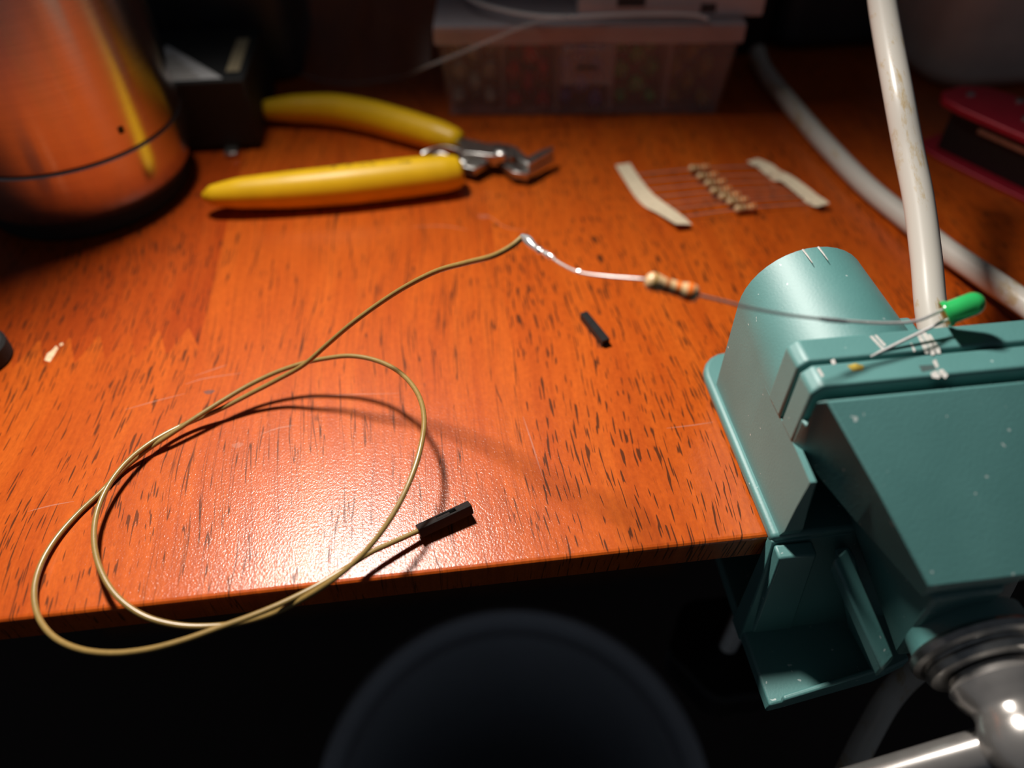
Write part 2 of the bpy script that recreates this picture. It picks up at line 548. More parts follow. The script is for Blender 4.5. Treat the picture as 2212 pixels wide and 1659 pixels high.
# a chip in the lacquer, with a smaller nick beside it
chip_pts = [P(96, 778), P(108, 782), P(118, 766), P(126, 752), P(121, 747), P(112, 757), P(102, 764)]
tag(obj('lacquer_chip', prism([(p.x, p.y) for p in chip_pts], -.05, .03), CHIP, desk, smooth=False), 'pale chip in the lacquer')
chip_pts = [P(128, 744), P(135, 740), P(137, 744), P(130, 748)]
obj('lacquer_chip', prism([(p.x, p.y) for p in chip_pts], -.05, .03), CHIP, desk, smooth=False)
SCR = clear_mat('scratched_lacquer', (.80, .42, .30), .16, .4)
for a in [[(420, 812), (470, 795), (490, 788)], [(400, 830), (440, 818), (520, 806)], [(270, 885), (330, 868), (400, 850)],
          [(890, 490), (960, 488), (1010, 497)], [(1030, 462), (1060, 470), (1090, 490), (1140, 500)],
          [(640, 862), (700, 856), (760, 852), (860, 850)], [(1130, 900), (1150, 960), (1172, 1030)], [(60, 1105), (110, 1092), (160, 1083)],
          [(560, 940), (600, 925), (640, 918)], [(1440, 925), (1500, 918), (1540, 912)]]:
    pth = spline([P(x, y, .012) for x, y in a], 4)
    m = len(pth)
    t = (pth[-1] - pth[0]).normalized()
    obj('scratch', ribbon(pth, V(-t.y, t.x, 0), [.10 + .30 * math.sin(math.pi * min(.97, max(.03, i / (m - 1)))) for i in range(m)], .01), SCR, desk, smooth=False)
STN = clear_mat('dark_smudge', (.10, .07, .07), .45, .5)
for (x, y, rx, ry, mt) in [(452, 847, 1.5, .8, STN), (513, 962, 1.5, .9, SCR), (1045, 468, 2.0, 1.2, SCR)]:
    c = P(x, y)
    obj('smudge', prism([(c.x + rx * math.cos(a) * (1 + .2 * math.sin(3 * a)), c.y + ry * math.sin(a)) for a in [k * math.pi / 9 for k in range(18)]], -.02, .015), mt, desk, smooth=False)

# ------------------------------------------------------------------ bench vise
vise = thing('bench_vise', (28, 20, 0), 'teal painted clamp-on bench vise gripping the desk front edge', 'vise')
# flange on the desk top
fl = rounded_rect(-1.8, -2.4, 36, 60, 9)
fl = [(x, y if y > 10 else max(y, -2.4)) for x, y in fl]
fl = [p for p in fl if p[1] > 8] + [(-1.8, -2.4), (36, -2.4)]
obj('base_flange', prism(fl, 0.0, 3.4), PAINT, vise, bevel=1.2, seg=3)


def arch(cx, R, z0, zs, y, n=20, x_l=None):
    pts = [V(cx - R, y, z0)]
    pts += [V(cx - R * math.cos(math.pi * k / n), y, zs + R * math.sin(math.pi * k / n)) for k in range(n + 1)]
    pts.append(V(cx + R, y, z0))
    return pts


rings = []
for k in range(9):
    t = k / 8
    y = 47 - 29 * t
    R = 16 + 2.6 * t
    rings.append(arch(R, R, 2.0, 33 - 6.6 * t, y))
obj('arched_housing', loft(rings), PAINT, vise, angle=50)
# forward web of the housing, its edge leaning out towards the jaws
wp = [(24, 2, 5), (24, 27.3, 1.4), (4, 27.2, 1.4), (-3.9, 26.6, 1.4), (-3.2, 16, 3.0), (-3.0, 6.4, 4.4), (-1.6, 2, 5)]
obj('housing_web', loft([[V(-.02, y, z) for y, z, x in wp], [V(x, y, z) for y, z, x in wp]]), PAINT, vise, smooth=False)
obj('housing_web', prism_x([(24, 2), (24, 26), (15, 26), (15, 2)], 4.0, 36.0), PAINT, vise, bevel=.4)
# rim scratches on the arch end
for a, b in (((1735, 537), (1752, 560)), ((1768, 532), (1780, 551))):
    p, q = PY(a[0], a[1], 46.9), P(b[0], b[1], 49.0)
    q = V(q.x, 41.5, 32.9 + math.sqrt(max(0, 16.3 ** 2 - (q.x - 16.3) ** 2)))
    p = V(p.x, 46.9, 33.0 + math.sqrt(max(0, 16.0 ** 2 - (p.x - 16.0) ** 2)))
    obj('scratch', tube([p, (p + q) / 2 + V(0, 0, .06), q], [.26, .18, .06], 5), BARE, vise)
# fixed jaw
JX0, JX1 = -0.5, 57.0


def jaw_poly(y0, y1):
    return [(JX0, y0), (JX1, y0), (JX1, y1), (JX0, y1)]


obj('fixed_jaw', prism_y([(JX0, 27.2), (JX0, 43.4), (JX0 + 1.8, 45.2), (JX1 - 1.8, 45.2), (JX1, 43.4), (JX1, 27.2)], 13.8, 20.6), PAINT, vise, bevel=.7, seg=3)
obj('jaw_bridge', prism_y([(6, 20), (6, 40), (34, 40), (34, 20)], 14.5, 30.0), PAINT, vise, bevel=.8)
# moving jaw: upright jaw block, then the sloping apron in front of it
obj('moving_jaw', prism_y([(JX0 + .2, 27), (JX0 + .2, 43.0), (JX0 + 2.2, 45.0), (JX1 - 2, 45.0), (JX1, 43.0), (JX1, 27)], 6.6, 12.95), PAINT, vise, bevel=.7, seg=3)
half_top = [(-.2, 6.7, 35.0), (.3, 4.9, 35.0), (.35, 4.85, 42.6), (2.0, 4.2, 43.2), (9.7, -11.5, 31.9), (16.8, -27.2, 20.2)]
half_bot = [(-.2, 6.7, 27.0), tuple(P(1722, 968, 26.4)), tuple(P(1734, 988, 25.2)), tuple(P(1764, 1028, 22.4)), tuple(P(1850, 1130, 15.0)), tuple(P(1992, 1291, 10.5))]
tl_, bl_ = [V(*p) for p in half_top], [V(*p) for p in half_bot]
tr_, br_ = [V(57.2 - p.x, p.y, p.z) for p in tl_], [V(57.2 - p.x, p.y, p.z) for p in bl_]
obj('jaw_apron', loft([[tl_[i], tr_[i], br_[i], bl_[i]] for i in range(6)]), PAINT, vise, angle=25, bevel=.6, seg=3)
# slide body under the apron
lp = [(14.0, 10), (13.4, -7.4), (21.0, -27.0), (36.4, -27.0), (44, -7.4), (43.4, 10)]
lb = [(19.0, 10), (18.4, -5.6), (24.5, -26.0), (33.0, -26.0), (39, -5.6), (38.4, 10)]
obj('slide_body', loft([[V(x, y, z) for (x, y), z in zip(lb, [2, 2, -16, -16, 2, 2])], [V(x, y, z) for (x, y), z in zip(lp, [24, 19, 14, 14, 19, 24])]]), PAINT, vise, bevel=.8)
obj('guide_rail', loft([[V(8.9, -10.8, 5), V(13.5, -8.0, 5), V(13.5, -8.0, 0), V(9.6, -10.2, 0)], [V(17.6, -30.2, -12.2), V(22, -27.5, -12.2), V(22, -27.5, -18), V(18.4, -29.6, -18)]]), PAINT, vise, bevel=.7)
# chips, flecks and stains on the jaw tops
def patch(pix, z, mat, th=.05, nm='paint_chip'):
    return obj(nm, prism([(P(x, y, z).x, P(x, y, z).y) for x, y in pix], z - .02, z + th), mat, vise, smooth=False)


for pix, zz in (([(1878, 727), (1884, 725), (1909, 752), (1906, 756)], 45.2), ([(1888, 724), (1893, 723), (1914, 745), (1910, 749)], 45.2),
                ([(1980, 722), (1988, 720), (2004, 748), (2006, 764), (1999, 764)], 45.2), ([(1990, 720), (2000, 718), (2016, 742), (2020, 766), (2012, 768), (2004, 744)], 45.2),
                ([(2004, 722), (2010, 722), (2030, 752), (2032, 764), (2024, 764)], 45.2), ([(1966, 742), (1970, 741), (1978, 758), (1974, 761)], 45.2),
                ([(2014, 780), (2022, 776), (2028, 792), (2022, 795)], 45.0), ([(2010, 806), (2022, 800), (2032, 812), (2028, 818), (2014, 816)], 45.0),
                ([(2026, 800), (2036, 797), (2048, 810), (2042, 818), (2034, 812)], 45.0), ([(1794, 779), (1802, 775), (1806, 786), (1798, 788)], 45.0),
                ([(1764, 798), (1770, 795), (1780, 812), (1775, 815)], 45.0)):
    patch(pix, zz, BARE, .03)
patch([(1830, 790), (1848, 785), (1866, 790), (1864, 800), (1842, 802)], 45.0, RUST, nm='stain')
patch([(1985, 790), (2016, 788), (2022, 798), (1992, 804)], 45.0, STN, nm='stain')
# collar, screw head and tommy bar
ax = V(0, -1, 0)
SC = V(35.0, -27.8, -3.0)
obj('screw_boss', lathe([(8, -2), (12.5, -2), (12.8, 2.4), (11, 3.2), (6, 3.2)], SC, ax, 40), PAINT, vise)
obj('screw_collar', lathe([(6, 2.6), (13.4, 2.6), (14.2, 3.6), (14.0, 5.0), (12.8, 5.6), (11.8, 5.0), (11.6, 6.2), (12.3, 7.0), (11.8, 8.4), (10.4, 8.8), (6, 8.8)], SC, ax, 44), STEEL, vise)
hub = V(35.0, -36.4, -3.0)
obj('screw_head', lathe([(5, 0), (8.6, .6), (9.6, 3), (8.8, 5.4), (7.4, 7.4), (7.2, 9), (8.2, 11), (8.9, 14), (8.4, 18), (6.0, 21), (.5, 22.2)], hub, ax, 36), CHROME, vise)
bp0, bp1 = PY(1880, 1690, -48.5), PY(2212, 1594, -48.5)
bd = (bp1 - bp0).normalized()
obj('tommy_bar', tube([bp0 - bd * 22, bp0, bp1, bp1 + bd * 34], 4.3, 24), CHROME, vise)
obj('bar_end', lathe([(.5, -4), (4.5, -3), (5.6, 0), (4.5, 3), (.5, 4)], bp0 - bd * 24, bd, 20), CHROME, vise)
# clamp frame in front of and below the desk edge
obj('clamp_web', prism_x([(-.3, 1.5), (-2.6, 1.5), (-4.4, -10), (-6.6, -42), (-.6, -42)], -1.6, 40), PAINT, vise, bevel=.4)
obj('clamp_rib', loft([[V(-1.2, -3, 1), V(8.3, -3, 1), V(8.3, -6.6, .4), V(-1.0, -6.6, .4)],
                       [V(1.4, -4.5, -42), V(12.5, -4.5, -42), V(13.0, -6.7, -42), V(1.6, -6.7, -42)],
                       [V(-.4, -6.0, -44), V(9.0, -6.0, -44), V(3.2, -25.6, -42), V(-.9, -25.9, -42)]]), PAINT, vise, bevel=.6)
obj('clamp_foot', prism([(-.9, -26.0), (3.0, -25.6), (29.5, -22.0), (40, -19), (40, 30), (0, 30), (-1, -5)], -42.5, -38), PAINT, vise, bevel=.6)
obj('foot_lip', loft([[V(2.4, -26.2, -38.4), V(2.4, -24.4, -38.4), V(2.4, -24.6, -35.6), V(2.4, -26.0, -35.6)],
                      [V(29.5, -22.6, -38.4), V(29.5, -20.8, -38.4), V(29.5, -21.0, -33.6), V(29.5, -22.4, -33.6)]]), PAINT, vise, bevel=.5)
obj('clamp_rib', loft([[V(13.0, -5, 0), V(17, -5, 0), V(17, -8.6, 0), V(13.0, -8.6, -1)],
                       [V(27.6, -8, -38.2), V(31, -8, -38.2), V(31, -23.0, -36), V(27.6, -23.2, -36)]]), PAINT, vise, bevel=.6)
obj('clamp_screw', lathe([(3.2, 0)] + [(3.2 - (.6 if k % 2 else 0), k * .75) for k in range(1, 118)] + [(3.2, 89)], (16, 18, -103), n=20), STEEL, vise)
obj('clamp_pad', lathe([(2, -14), (9, -14), (10, -12.5), (10, -10.4), (8.5, -9.05)], (16, 18, 0), n=28), STEEL, vise)
kn = []
for k in range(36):
    a = 2 * math.pi * k / 36
    r = 20.0 + 1.0 * math.cos(6 * a)
    kn.append((16 + r * math.cos(a), 18 + r * math.sin(a)))
obj('clamp_knob', prism(kn, -118, -103), BLACK, vise, bevel=2.0, seg=3)

# ------------------------------------------------------------------ jumper lead with resistor and LED
lead = thing('led_jumper_lead', P(420, 902), 'coiled tan jumper wire soldered to a resistor and a green LED', 'wire')
wire_pts = [P(1131, 510, 60), P(1108, 530, 58.5), P(1070, 551, 56), P(1010, 567, 51), P(945, 585, 45), P(880, 617, 38.5), P(820, 655, 32), P(760, 699, 26), P(705, 746, 18.5),
            P(655, 789, 12.5), P(600, 820, 8), P(540, 851, 5.2), P(480, 882, 3.6), P(425, 906, 2.7), P(375, 928, 2.8), P(320, 960, 3.4), P(272, 1000, 4.2), P(235, 1048, 4.6), P(210, 1105, 4.6),
            P(203, 1165, 4.8), P(215, 1225, 5.0), P(250, 1285, 4.6), P(310, 1330, 3.6), P(380, 1350, 2.2), P(450, 1353, 1.2), P(520, 1345, 1.0), P(590, 1325, 2.0), P(660, 1290, 5.0),
            P(725, 1248, 8.0), P(790, 1190, 10), P(845, 1118, 12.5), P(885, 1040, 14.5), P(909, 965, 15.8), P(916, 900, 15.8), P(900, 846, 15), P(860, 802, 14), P(810, 778, 13.2), P(755, 769, 12.4), P(700, 775, 11),
            P(650, 786, 9.5), P(595, 805, 8), P(540, 831, 6.6), P(480, 866, 5.4), P(420, 904, 4.4), P(370, 937, 3.4), P(320, 970, 2.2), P(270, 1010, 1.2), P(220, 1061, .9), P(165, 1113, .9), P(120, 1165, 1.2), P(88, 1220, 1.6),
            P(74, 1275, 2.0), P(82, 1330, 2.4), P(115, 1375, 2.8), P(170, 1402, 3.2), P(240, 1411, 3.6), P(320, 1403, 4.0), P(400, 1382, 4.2), P(470, 1357, 4.4), P(540, 1332, 4.6), P(610, 1303, 4.8), P(680, 1268, 5.0),
            P(740, 1232, 4.8), P(800, 1194, 4.2), P(850, 1171, 3.4), P(910, 1144, 2.6)]
wpath = spline(wire_pts, 8)
obj('insulated_wire', tube(wpath, .66, 14), WIRE, lead)
# connector housing on the wire end
A, B = P(906, 1147, 2.5), P(1028, 1090, 3.0)
dr = (B - A).normalized()
A = A - dr * .3
F = frame(dr)
roll = Matrix.Rotation(math.radians(-24), 3, dr)
F = roll @ F


def housing(F, A, name, parent, loose=False):
    """crimp housing: square shell with an open window and latch tongue on one side"""
    def q(x, y, z): return A + F @ V(x, y, z)
    h = 1.27
    Lh = 14.0
    rings = []
    secs = [(0, h), (8.3, h), (8.31, h), (9.6, h), (9.61, h), (Lh, h)]
    g = []
    def hexa(x0, x1, y0, y1, z0, z1):
        v = [q(x, y, z) for x in (x0, x1) for y in (y0, y1) for z in (z0, z1)]
        return v, [(0, 1, 3, 2), (4, 6, 7, 5), (0, 4, 5, 1), (2, 3, 7, 6), (0, 2, 6, 4), (1, 5, 7, 3)]
    g.append(hexa(0, Lh, -h, -h + .5, -h, h))                # far side
    g.append(hexa(0, Lh, h - .5, h, -h, h))
    g.append(hexa(0, Lh, -h + .5, h - .5, -h, -h + .5))
    g.append(hexa(0, 5.2, -h + .5, h - .5, h - .5, h))        # window side: three pieces
    g.append(hexa(5.2, 8.6, -.5, .5, h - .75, h - .1))
    g.append(hexa(10.2, Lh, -h + .5, h - .5, h - .5, h))
    g.append(hexa(Lh - 1.0, Lh - .4, -h + .5, h - .5, -h + .5, h - .5))
    o = obj(name, join(*g), BLACK, parent, smooth=False, bevel=.08, seg=1, origin=None if parent else (A.x, A.y, 0))
    obj('metal_contact', hexa(1.0, 11.5, -.6, .6, -.6, .35), STEEL, o, smooth=False)
    return o


housing(F @ Matrix.Rotation(math.radians(0), 3, 'X'), A, 'connector_housing', lead)
# solder joint: blobby fillet round wire strands and the resistor lead
sp = [P(1127, 509, 60.2), P(1138, 517, 60.4), P(1150, 530, 60.6), P(1165, 541, 61), P(1176, 546, 61.2), P(1184, 552, 61.5), P(1192, 555, 61.8), P(1200, 563, 62.1)]
obj('solder_joint', tube(spline(sp, 5), [(.45, .62, .70, .80, .95, 1.02, 1.1, 1.12, 1.05, .98, .9, .82, .75, .7, .72, .85, .8, .62, .5, .52, .55, .62, .7, .72, .66, .6, .62, .7, .66, .6, .5, .45, .4, .36, .32, .30)[i] for i in range(36)], 14), SOLDER, lead)
RA, RB = P(1394, 604, 66.5), P(1508, 637, 64.5)
rd = (RB - RA).normalized()
l1 = spline([P(1196, 560, 62), P(1215, 572, 62.4), P(1250, 588, 63.4), P(1310, 597, 65), P(1360, 601, 66), RA, RA + rd * 1.0], 6)
obj('resistor_lead', tube(l1, .30, 10), TIN, lead)
obj('solder_bead', lathe([(.05, -.55), (.4, -.4), (.55, 0), (.4, .4), (.05, .55)], P(1251, 587, 63.4), (1, 0, 0), 14), SOLDER, lead)
Lr = (RB - RA).length
rad = [(.25, 0), (1.0, .12), (1.62, .7), (1.82, 1.5), (1.78, 2.3), (1.55, 3.0), (1.44, 3.6), (1.44, Lr - 3.6), (1.55, Lr - 3.0), (1.78, Lr - 2.3), (1.82, Lr - 1.5), (1.62, Lr - .7), (1.0, Lr - .12), (.25, Lr)]
res = obj('resistor_body', lathe(rad, RA, rd, 28), BEIGE, lead, angle=80)


def rprof(h):
    for (r0, h0), (r1, h1) in zip(rad, rad[1:]):
        if h0 <= h <= h1: return r0 + (r1 - r0) * (h - h0) / max(1e-6, h1 - h0)
    return 1


for h, w, mt in ((1.7, .7, B_GOLD), (4.2, .8, B_BROWN), (6.3, .9, B_ORANGE), (Lr - 1.9, 1.1, B_ORANGE)):
    obj('colour_band', lathe([(rprof(h - w / 2 + w * k / 4) + .03, h - w / 2 + w * k / 4) for k in range(5)], RA, rd, 28, cap=False), mt, res)
LA, LT = P(2040, 680, 49.6), P(2112, 652, 53.0)
lax = (LT - LA).normalized()
sidev = lax.cross(V(0, 0, 1)).normalized()
upv = sidev.cross(lax)
po = (upv * .85 + sidev * -.5).normalized() * 1.2
l2 = spline([RB - rd * .8, RB + rd * 1.0, P(1560, 650, 62.6), P(1620, 665, 60.6), P(1700, 680, 58), P(1780, 690, 55.4), P(1830, 695, 53.6)], 6)
obj('resistor_lead', tube(l2, .30, 10), TIN, lead)
l3 = spline([P(1770, 689, 55.6), P(1830, 694, 53.7), P(1900, 698, 52), P(1955, 697, 51), P(1990, 690, 50.7), LA + po, LA + po + lax * .8], 6)
obj('led_leg', tube(l3, .36, 8), LEG, lead)
obj('solder_joint', tube(spline([P(1768, 688, 55.8), P(1785, 691, 55.1), P(1810, 693, 54.3), P(1835, 696, 53.5)], 4), [.3, .42, .5, .48, .55, .5, .52, .56, .5, .52, .48, .4, .3], 10), SOLDER, lead)
l4 = [P(1868, 779, 41.5), P(1880, 771, 44.6), LA - po, LA - po + lax * .8]
obj('led_leg', tube(l4, .38, 8), LEG, lead)
pl = [(.5, -.05), (2.85, 0), (2.92, .15), (2.92, .9), (2.85, 1.05), (2.5, 1.1), (2.48, 5.6)] + [(2.48 * math.cos(a), 5.6 + 2.5 * math.sin(a)) for a in [math.radians(x) for x in (15, 30, 45, 60, 75, 86)]]
ledo = obj('led_lens', lathe(pl, LA, lax, 32), LED_GREEN, lead, angle=50)
obj('anvil', join(tube([LA + po + lax * .2, LA + po + lax * 3.2], .4, 8), tube([LA - po + lax * .2, LA - po + lax * 2.6], .5, 8)), STEEL, ledo)

# ------------------------------------------------------------------ loose connector housing
A2, B2 = P(1260, 680, 1.27), P(1309, 741, 1.27)
d2 = (B2 - A2).normalized()
F2 = frame(d2) @ Matrix.Rotation(math.radians(-90), 3, 'X')
hh = housing(F2, (A2 + B2) / 2 - d2 * 7.0, 'connector_housing', None)
tag(hh, 'small black plastic connector housing lying loose below the resistor', 'connector')

# ------------------------------------------------------------------ side cutters
pl_ = thing('side_cutters', (-80, 175, 0), 'small wire cutters with yellow dipped handles and steel jaws', 'pliers')


def handle(path, rads, flat=1.0):
    pth = spline(path, 6)
    m = len(pth)
    def rr(t):
        x = t * (len(rads) - 1); i = min(int(x), len(rads) - 2); f = x - i
        return rads[i] * (1 - f) + rads[i + 1] * f
    return obj('handle_grip', tube(pth, rr, 20, flat), YELLOW, pl_, angle=70)


h1 = handle([V(-155.5, 157, 7.4), V(-152.5, 157, 7.4), V(-143, 157.3, 7.4), V(-125, 157.6, 7.2), V(-103, 158.4, 7.2), V(-82, 160.2, 7.2), V(-68, 161.4, 7.2), V(-63.5, 161.8, 7.2), V(-62.2, 162, 7.2)],
            [1.2, 3.6, 5.4, 6.6, 7.2, 7.2, 6.8, 5.8, 4.2])
h2 = handle([V(-143, 221.5, 6.6), V(-140.5, 222, 6.6), V(-128, 221.6, 6.6), V(-112, 218.5, 6.6), V(-97, 211, 6.6), V(-82, 200.5, 6.6), V(-69, 191, 6.4), V(-62.5, 186.2, 6.2), V(-60.8, 185, 6.2)],
            [1.2, 3.8, 5.6, 6.5, 6.6, 6.4, 6.0, 4.8, 3.4])
# steel shanks and head
def plate(pix, z0, z1, nm, mt=STEEL, bv=.3):
    return obj(nm, prism([(P(x, y, (z0 + z1) / 2).x, P(x, y, (z0 + z1) / 2).y) for x, y in pix], z0, z1), mt, pl_, bevel=bv)


plate([(985, 362), (1000, 322), (1040, 318), (1075, 315), (1105, 320), (1112, 336), (1098, 352), (1060, 352), (1025, 372)], 3.2, 6.0, 'shank')
plate([(985, 310), (1005, 305), (1050, 316), (1095, 330), (1092, 344), (1060, 342), (1000, 336)], 6.0, 8.8, 'shank')
obj('pivot_rivet', lathe([(3.0, 0), (3.0, .7), (2.4, 1.2), (.3, 1.4)], P(1084, 329, 8.8), n=24), STEEL, pl_)
for (a, b, nm) in (([(1093, 322), (1112, 322), (1126, 334), (1140, 346), (1168, 331), (1196, 322), (1194, 331), (1142, 362), (1124, 352)], (5.6, 8.4), 'blade'),
                   ([(1072, 352), (1098, 352), (1128, 372), (1150, 364), (1196, 339), (1196, 346), (1138, 382), (1108, 378)], (2.6, 5.4), 'blade')):
    plate(a, b[0], b[1], nm, STEEL, .25)
obj('return_spring', tube(spline([P(912, 333, 7.0), P(925, 326, 7.6), P(960, 318, 7.6), P(990, 326, 7), P(1002, 340, 6.5)], 5), .7, 8), STEEL, pl_)
obj('return_spring', tube(spline([P(930, 342, 6), P(950, 332, 6.6), P(985, 346, 6.0), P(1003, 352, 5.6)], 5), .7, 8), STEEL, pl_)
# worn print on the near grip: short illegible strokes
for i, x in enumerate([715, 722, 731, 752, 757, 785, 800, 806, 838, 866, 871, 880, 876]):
    y = 362 - (x - 715) * .07 + (3 if i % 2 else -2)
    c = P(x, y, 13.6)
    cz = 7.2 + math.sqrt(max(0.1, 7.22 ** 2 - (c.y - 158.9) ** 2))
    obj('worn_print', box((c.x, c.y, cz), (1.0 + .8 * (i % 3), .45, .06), Matrix.Rotation(-math.asin(max(-.9, min(.9, (c.y - 158.9) / 7.2))), 3, 'X')), INK, h1, smooth=False)

# ------------------------------------------------------------------ strip of taped resistors
strip = thing('resistor_strip', P(1560, 415), 'short taped strip of seven beige resistors on the desk', 'resistors')
bodies = [(1510, 364), (1528, 381), (1545, 396), (1557, 412), (1576, 424), (1593, 435), (1610, 450)]
first = None
for i, (x, y) in enumerate(bodies):
    c = P(x, y, 2.0)
    d = V(1, .015 * (i - 3), 0).normalized()
    if first is None:
        Lb = 8.2
        pr = [(.2, 0), (.9, .1), (1.4, .6), (1.55, 1.3), (1.5, 1.9), (1.25, 2.6), (1.25, Lb - 2.6), (1.5, Lb - 1.9), (1.55, Lb - 1.3), (1.4, Lb - .6), (.9, Lb - .1), (.2, Lb)]
        rb = obj('resistor', lathe(pr, c - V(Lb / 2, 0, 0), (1, 0, 0), 18), BEIGE, strip, angle=80, origin=c)
        kids = []
        for h, w, r_, mt in ((1.6, .6, 1.57, B_GOLD), (3.6, .6, 1.28, B_BROWN), (5.0, .6, 1.28, B_ORANGE), (6.6, .8, 1.58, B_ORANGE)):
            kids.append(obj('colour_band', lathe([(r_, h - w / 2), (r_, h + w / 2)], c - V(Lb / 2, 0, 0), (1, 0, 0), 18, cap=False), mt, rb))
        kids.append(obj('lead', join(tube([c - V(28 , 0, .9), c - V(10, 0, .2), c - V(3.5, 0, 0)], .20, 6), tube([c + V(3.5, 0, 0), c + V(12, 0, -.2), c + V(30, 0, -.9)], .20, 6)), TIN, rb))
        first = (rb, kids)
    else:
        rb = first[0].copy(); COL.objects.link(rb); rb.parent = strip
        rb.location = (c - base_of(strip)) * MM
        rb.rotation_euler = (rng.uniform(-.6, .6), 0, .015 * (i - 3))
        for k in first[1]:
            kk = k.copy(); COL.objects.link(kk); kk.parent = rb


def tape(pix, w, zz, rollz):
    pth = spline([P(x, y, z) for (x, y), z in zip(pix, zz)], 6)
    m = len(pth)
    dirs = []
    for i in range(m):
        a = rollz[min(int(i / m * len(rollz)), len(rollz) - 1)]
        t = i / (m - 1) * (len(rollz) - 1); k = min(int(t), len(rollz) - 2); f = t - k
        a = rollz[k] * (1 - f) + rollz[k + 1] * f
        dirs.append(V(math.cos(a), .05, math.sin(a)))
    return obj('paper_tape', ribbon(pth, dirs, w, .35), TAPE, strip, angle=60)


tape([(1345, 356), (1368, 392), (1392, 424), (1410, 440), (1434, 455), (1462, 474), (1478, 486)], [5.8] * 100, [1.1, 1.2, 1.0, 1.3, 1.5, 1.9, 2.2], [.05, .1, .35, .45, .2, .0, -.15])
tape([(1625, 347), (1655, 362), (1678, 379), (1700, 388), (1730, 410), (1760, 434), (1779, 444)], [4.4] * 100, [1.3, 1.5, 1.9, 2.2, 2.0, 1.9, 2.4], [.2, .5, 1.1, .3, .5, .8, .2])

# ------------------------------------------------------------------ copper bottle
bot = thing('insulated_bottle', (-203, 182, 0), 'coppery brushed metal bottle with a dark seam near its base', 'bottle')
BC = V(-203, 182, 0)
obj('body', lathe([(20, 28.4), (40.4, 28.4), (40.9, 28.8), (41.0, 30), (41.0, 190), (39, 205), (32, 222), (26, 232), (10, 233)], BC, n=96), COPPER, bot, angle=40)
obj('base_cup', lathe([(20, 5.0), (33.5, 5.0), (36.0, 6.0), (39.2, 10.5), (40.6, 16), (41.0, 22), (41.0, 27.2), (40.4, 27.8), (20, 27.8)], BC, n=96), COPPER, bot, angle=40)
obj('seam_ring', lathe([(30, 27.4), (40.3, 27.4), (40.3, 28.8), (30, 28.8)], BC, n=96), BLACK, bot)
obj('foot_ring', lathe([(20, 0), (35.5, 0), (36.0, 1.0), (35.0, 5.6), (20, 5.6)], BC, n=64), RUBBER, bot)
obj('lid', lathe([(10, 233), (27, 233), (28, 236), (28, 262), (26, 265), (5, 265)], BC, n=64), BLACK, bot)
sp_ = None
for y in range(140, 170):
    p = PY(262, 281, y)
    if (p - V(-203, 182, p.z)).length >= 41.0: sp_ = p
o = obj('sticker_dot', box(sp_, (1.9, .12, 2.2), Matrix.Rotation(math.atan2(sp_.x + 203, -(sp_.y - 182)), 3, 'Z')), BLACK, bot, smooth=False)

# ------------------------------------------------------------------ black power brick with a label
bk = thing('power_brick', (-158, 224, 0), 'black power brick with a barcode label behind the metal bottle', 'adapter')
bx0 = V(-172, 202.5, 0)
obj('case', prism([(-186, 202.6), (-141, 201.6), (-139.5, 252), (-186, 254)], 1.6, 29.0), RUBBER, bk, bevel=1.0)
lab = obj('paper_label', prism([(-178, 204.0), (-149, 203.5), (-153, 209), (-176, 238)], 29.02, 29.12), LABEL, bk, smooth=False)
for k in range(11):
    y = 205.5 + k * 2.1
    w = max(1.5, (234 - y) * .62)
    obj('bar_line', box((-175.5 + w / 2, y, 29.16), (w, .5 + .4 * (k % 3 == 0), .06)), INK, lab, smooth=False)
obj('tape_tab', prism([(-148.5, 209), (-143.5, 209), (-143, 240), (-148, 240)], 29.02, 29.2), TAN, bk, smooth=False)
obj('plug_prong', box((-152.5, 199.6, 1.3), (5.0, 7.0, 1.6)), STEEL, bk, bevel=.2)
for x, y in ((-182, 206), (-144, 206), (-182, 248), (-144, 248)):
    obj('rubber_foot', lathe([(2.5, 0), (3, 1.7)], (x, y, 0), n=12), RUBBER, bk)

# ------------------------------------------------------------------ compartment box of LEDs
rz = math.atan2(206.8 - 220.0, 51.6 + 63.6)
OB = V(-6.2, 213.4, 0)
RO = Matrix.Rotation(rz, 3, 'Z')


def ol(x, y, z): return OB + RO @ V(x, y, z)


def obox(x0, x1, y0, y1, z0, z1):
    v = [ol(x, y, z) for x in (x0, x1) for y in (y0, y1) for z in (z0, z1)]
    return v, [(0, 1, 3, 2), (4, 6, 7, 5), (0, 4, 5, 1), (2, 3, 7, 6), (0, 2, 6, 4), (1, 5, 7, 3)]


org = thing('compartment_box', OB, 'frosted clear compartment box holding coloured LEDs behind the cutters', 'box')
Wd, Dp, Hh, wt = 57.5, 62.0, 30.0, 1.2


def wall4(a, b, z0, z1, nm, mat=FROST):
    """tapering rectangular shell between half widths a (bottom) and b (top)"""
    def ringq(h, z, inset):
        return [ol(-h + inset, inset - (h - a), z), ol(h - inset, inset - (h - a), z), ol(h - inset, Dp - inset + (h - a), z), ol(-h + inset, Dp - inset + (h - a), z)]
    return loft([ringq(a, z0, wt), ringq(a, z0, 0), ringq(b, z1, 0), ringq(b, z1, wt)], cap=False, closed=True)


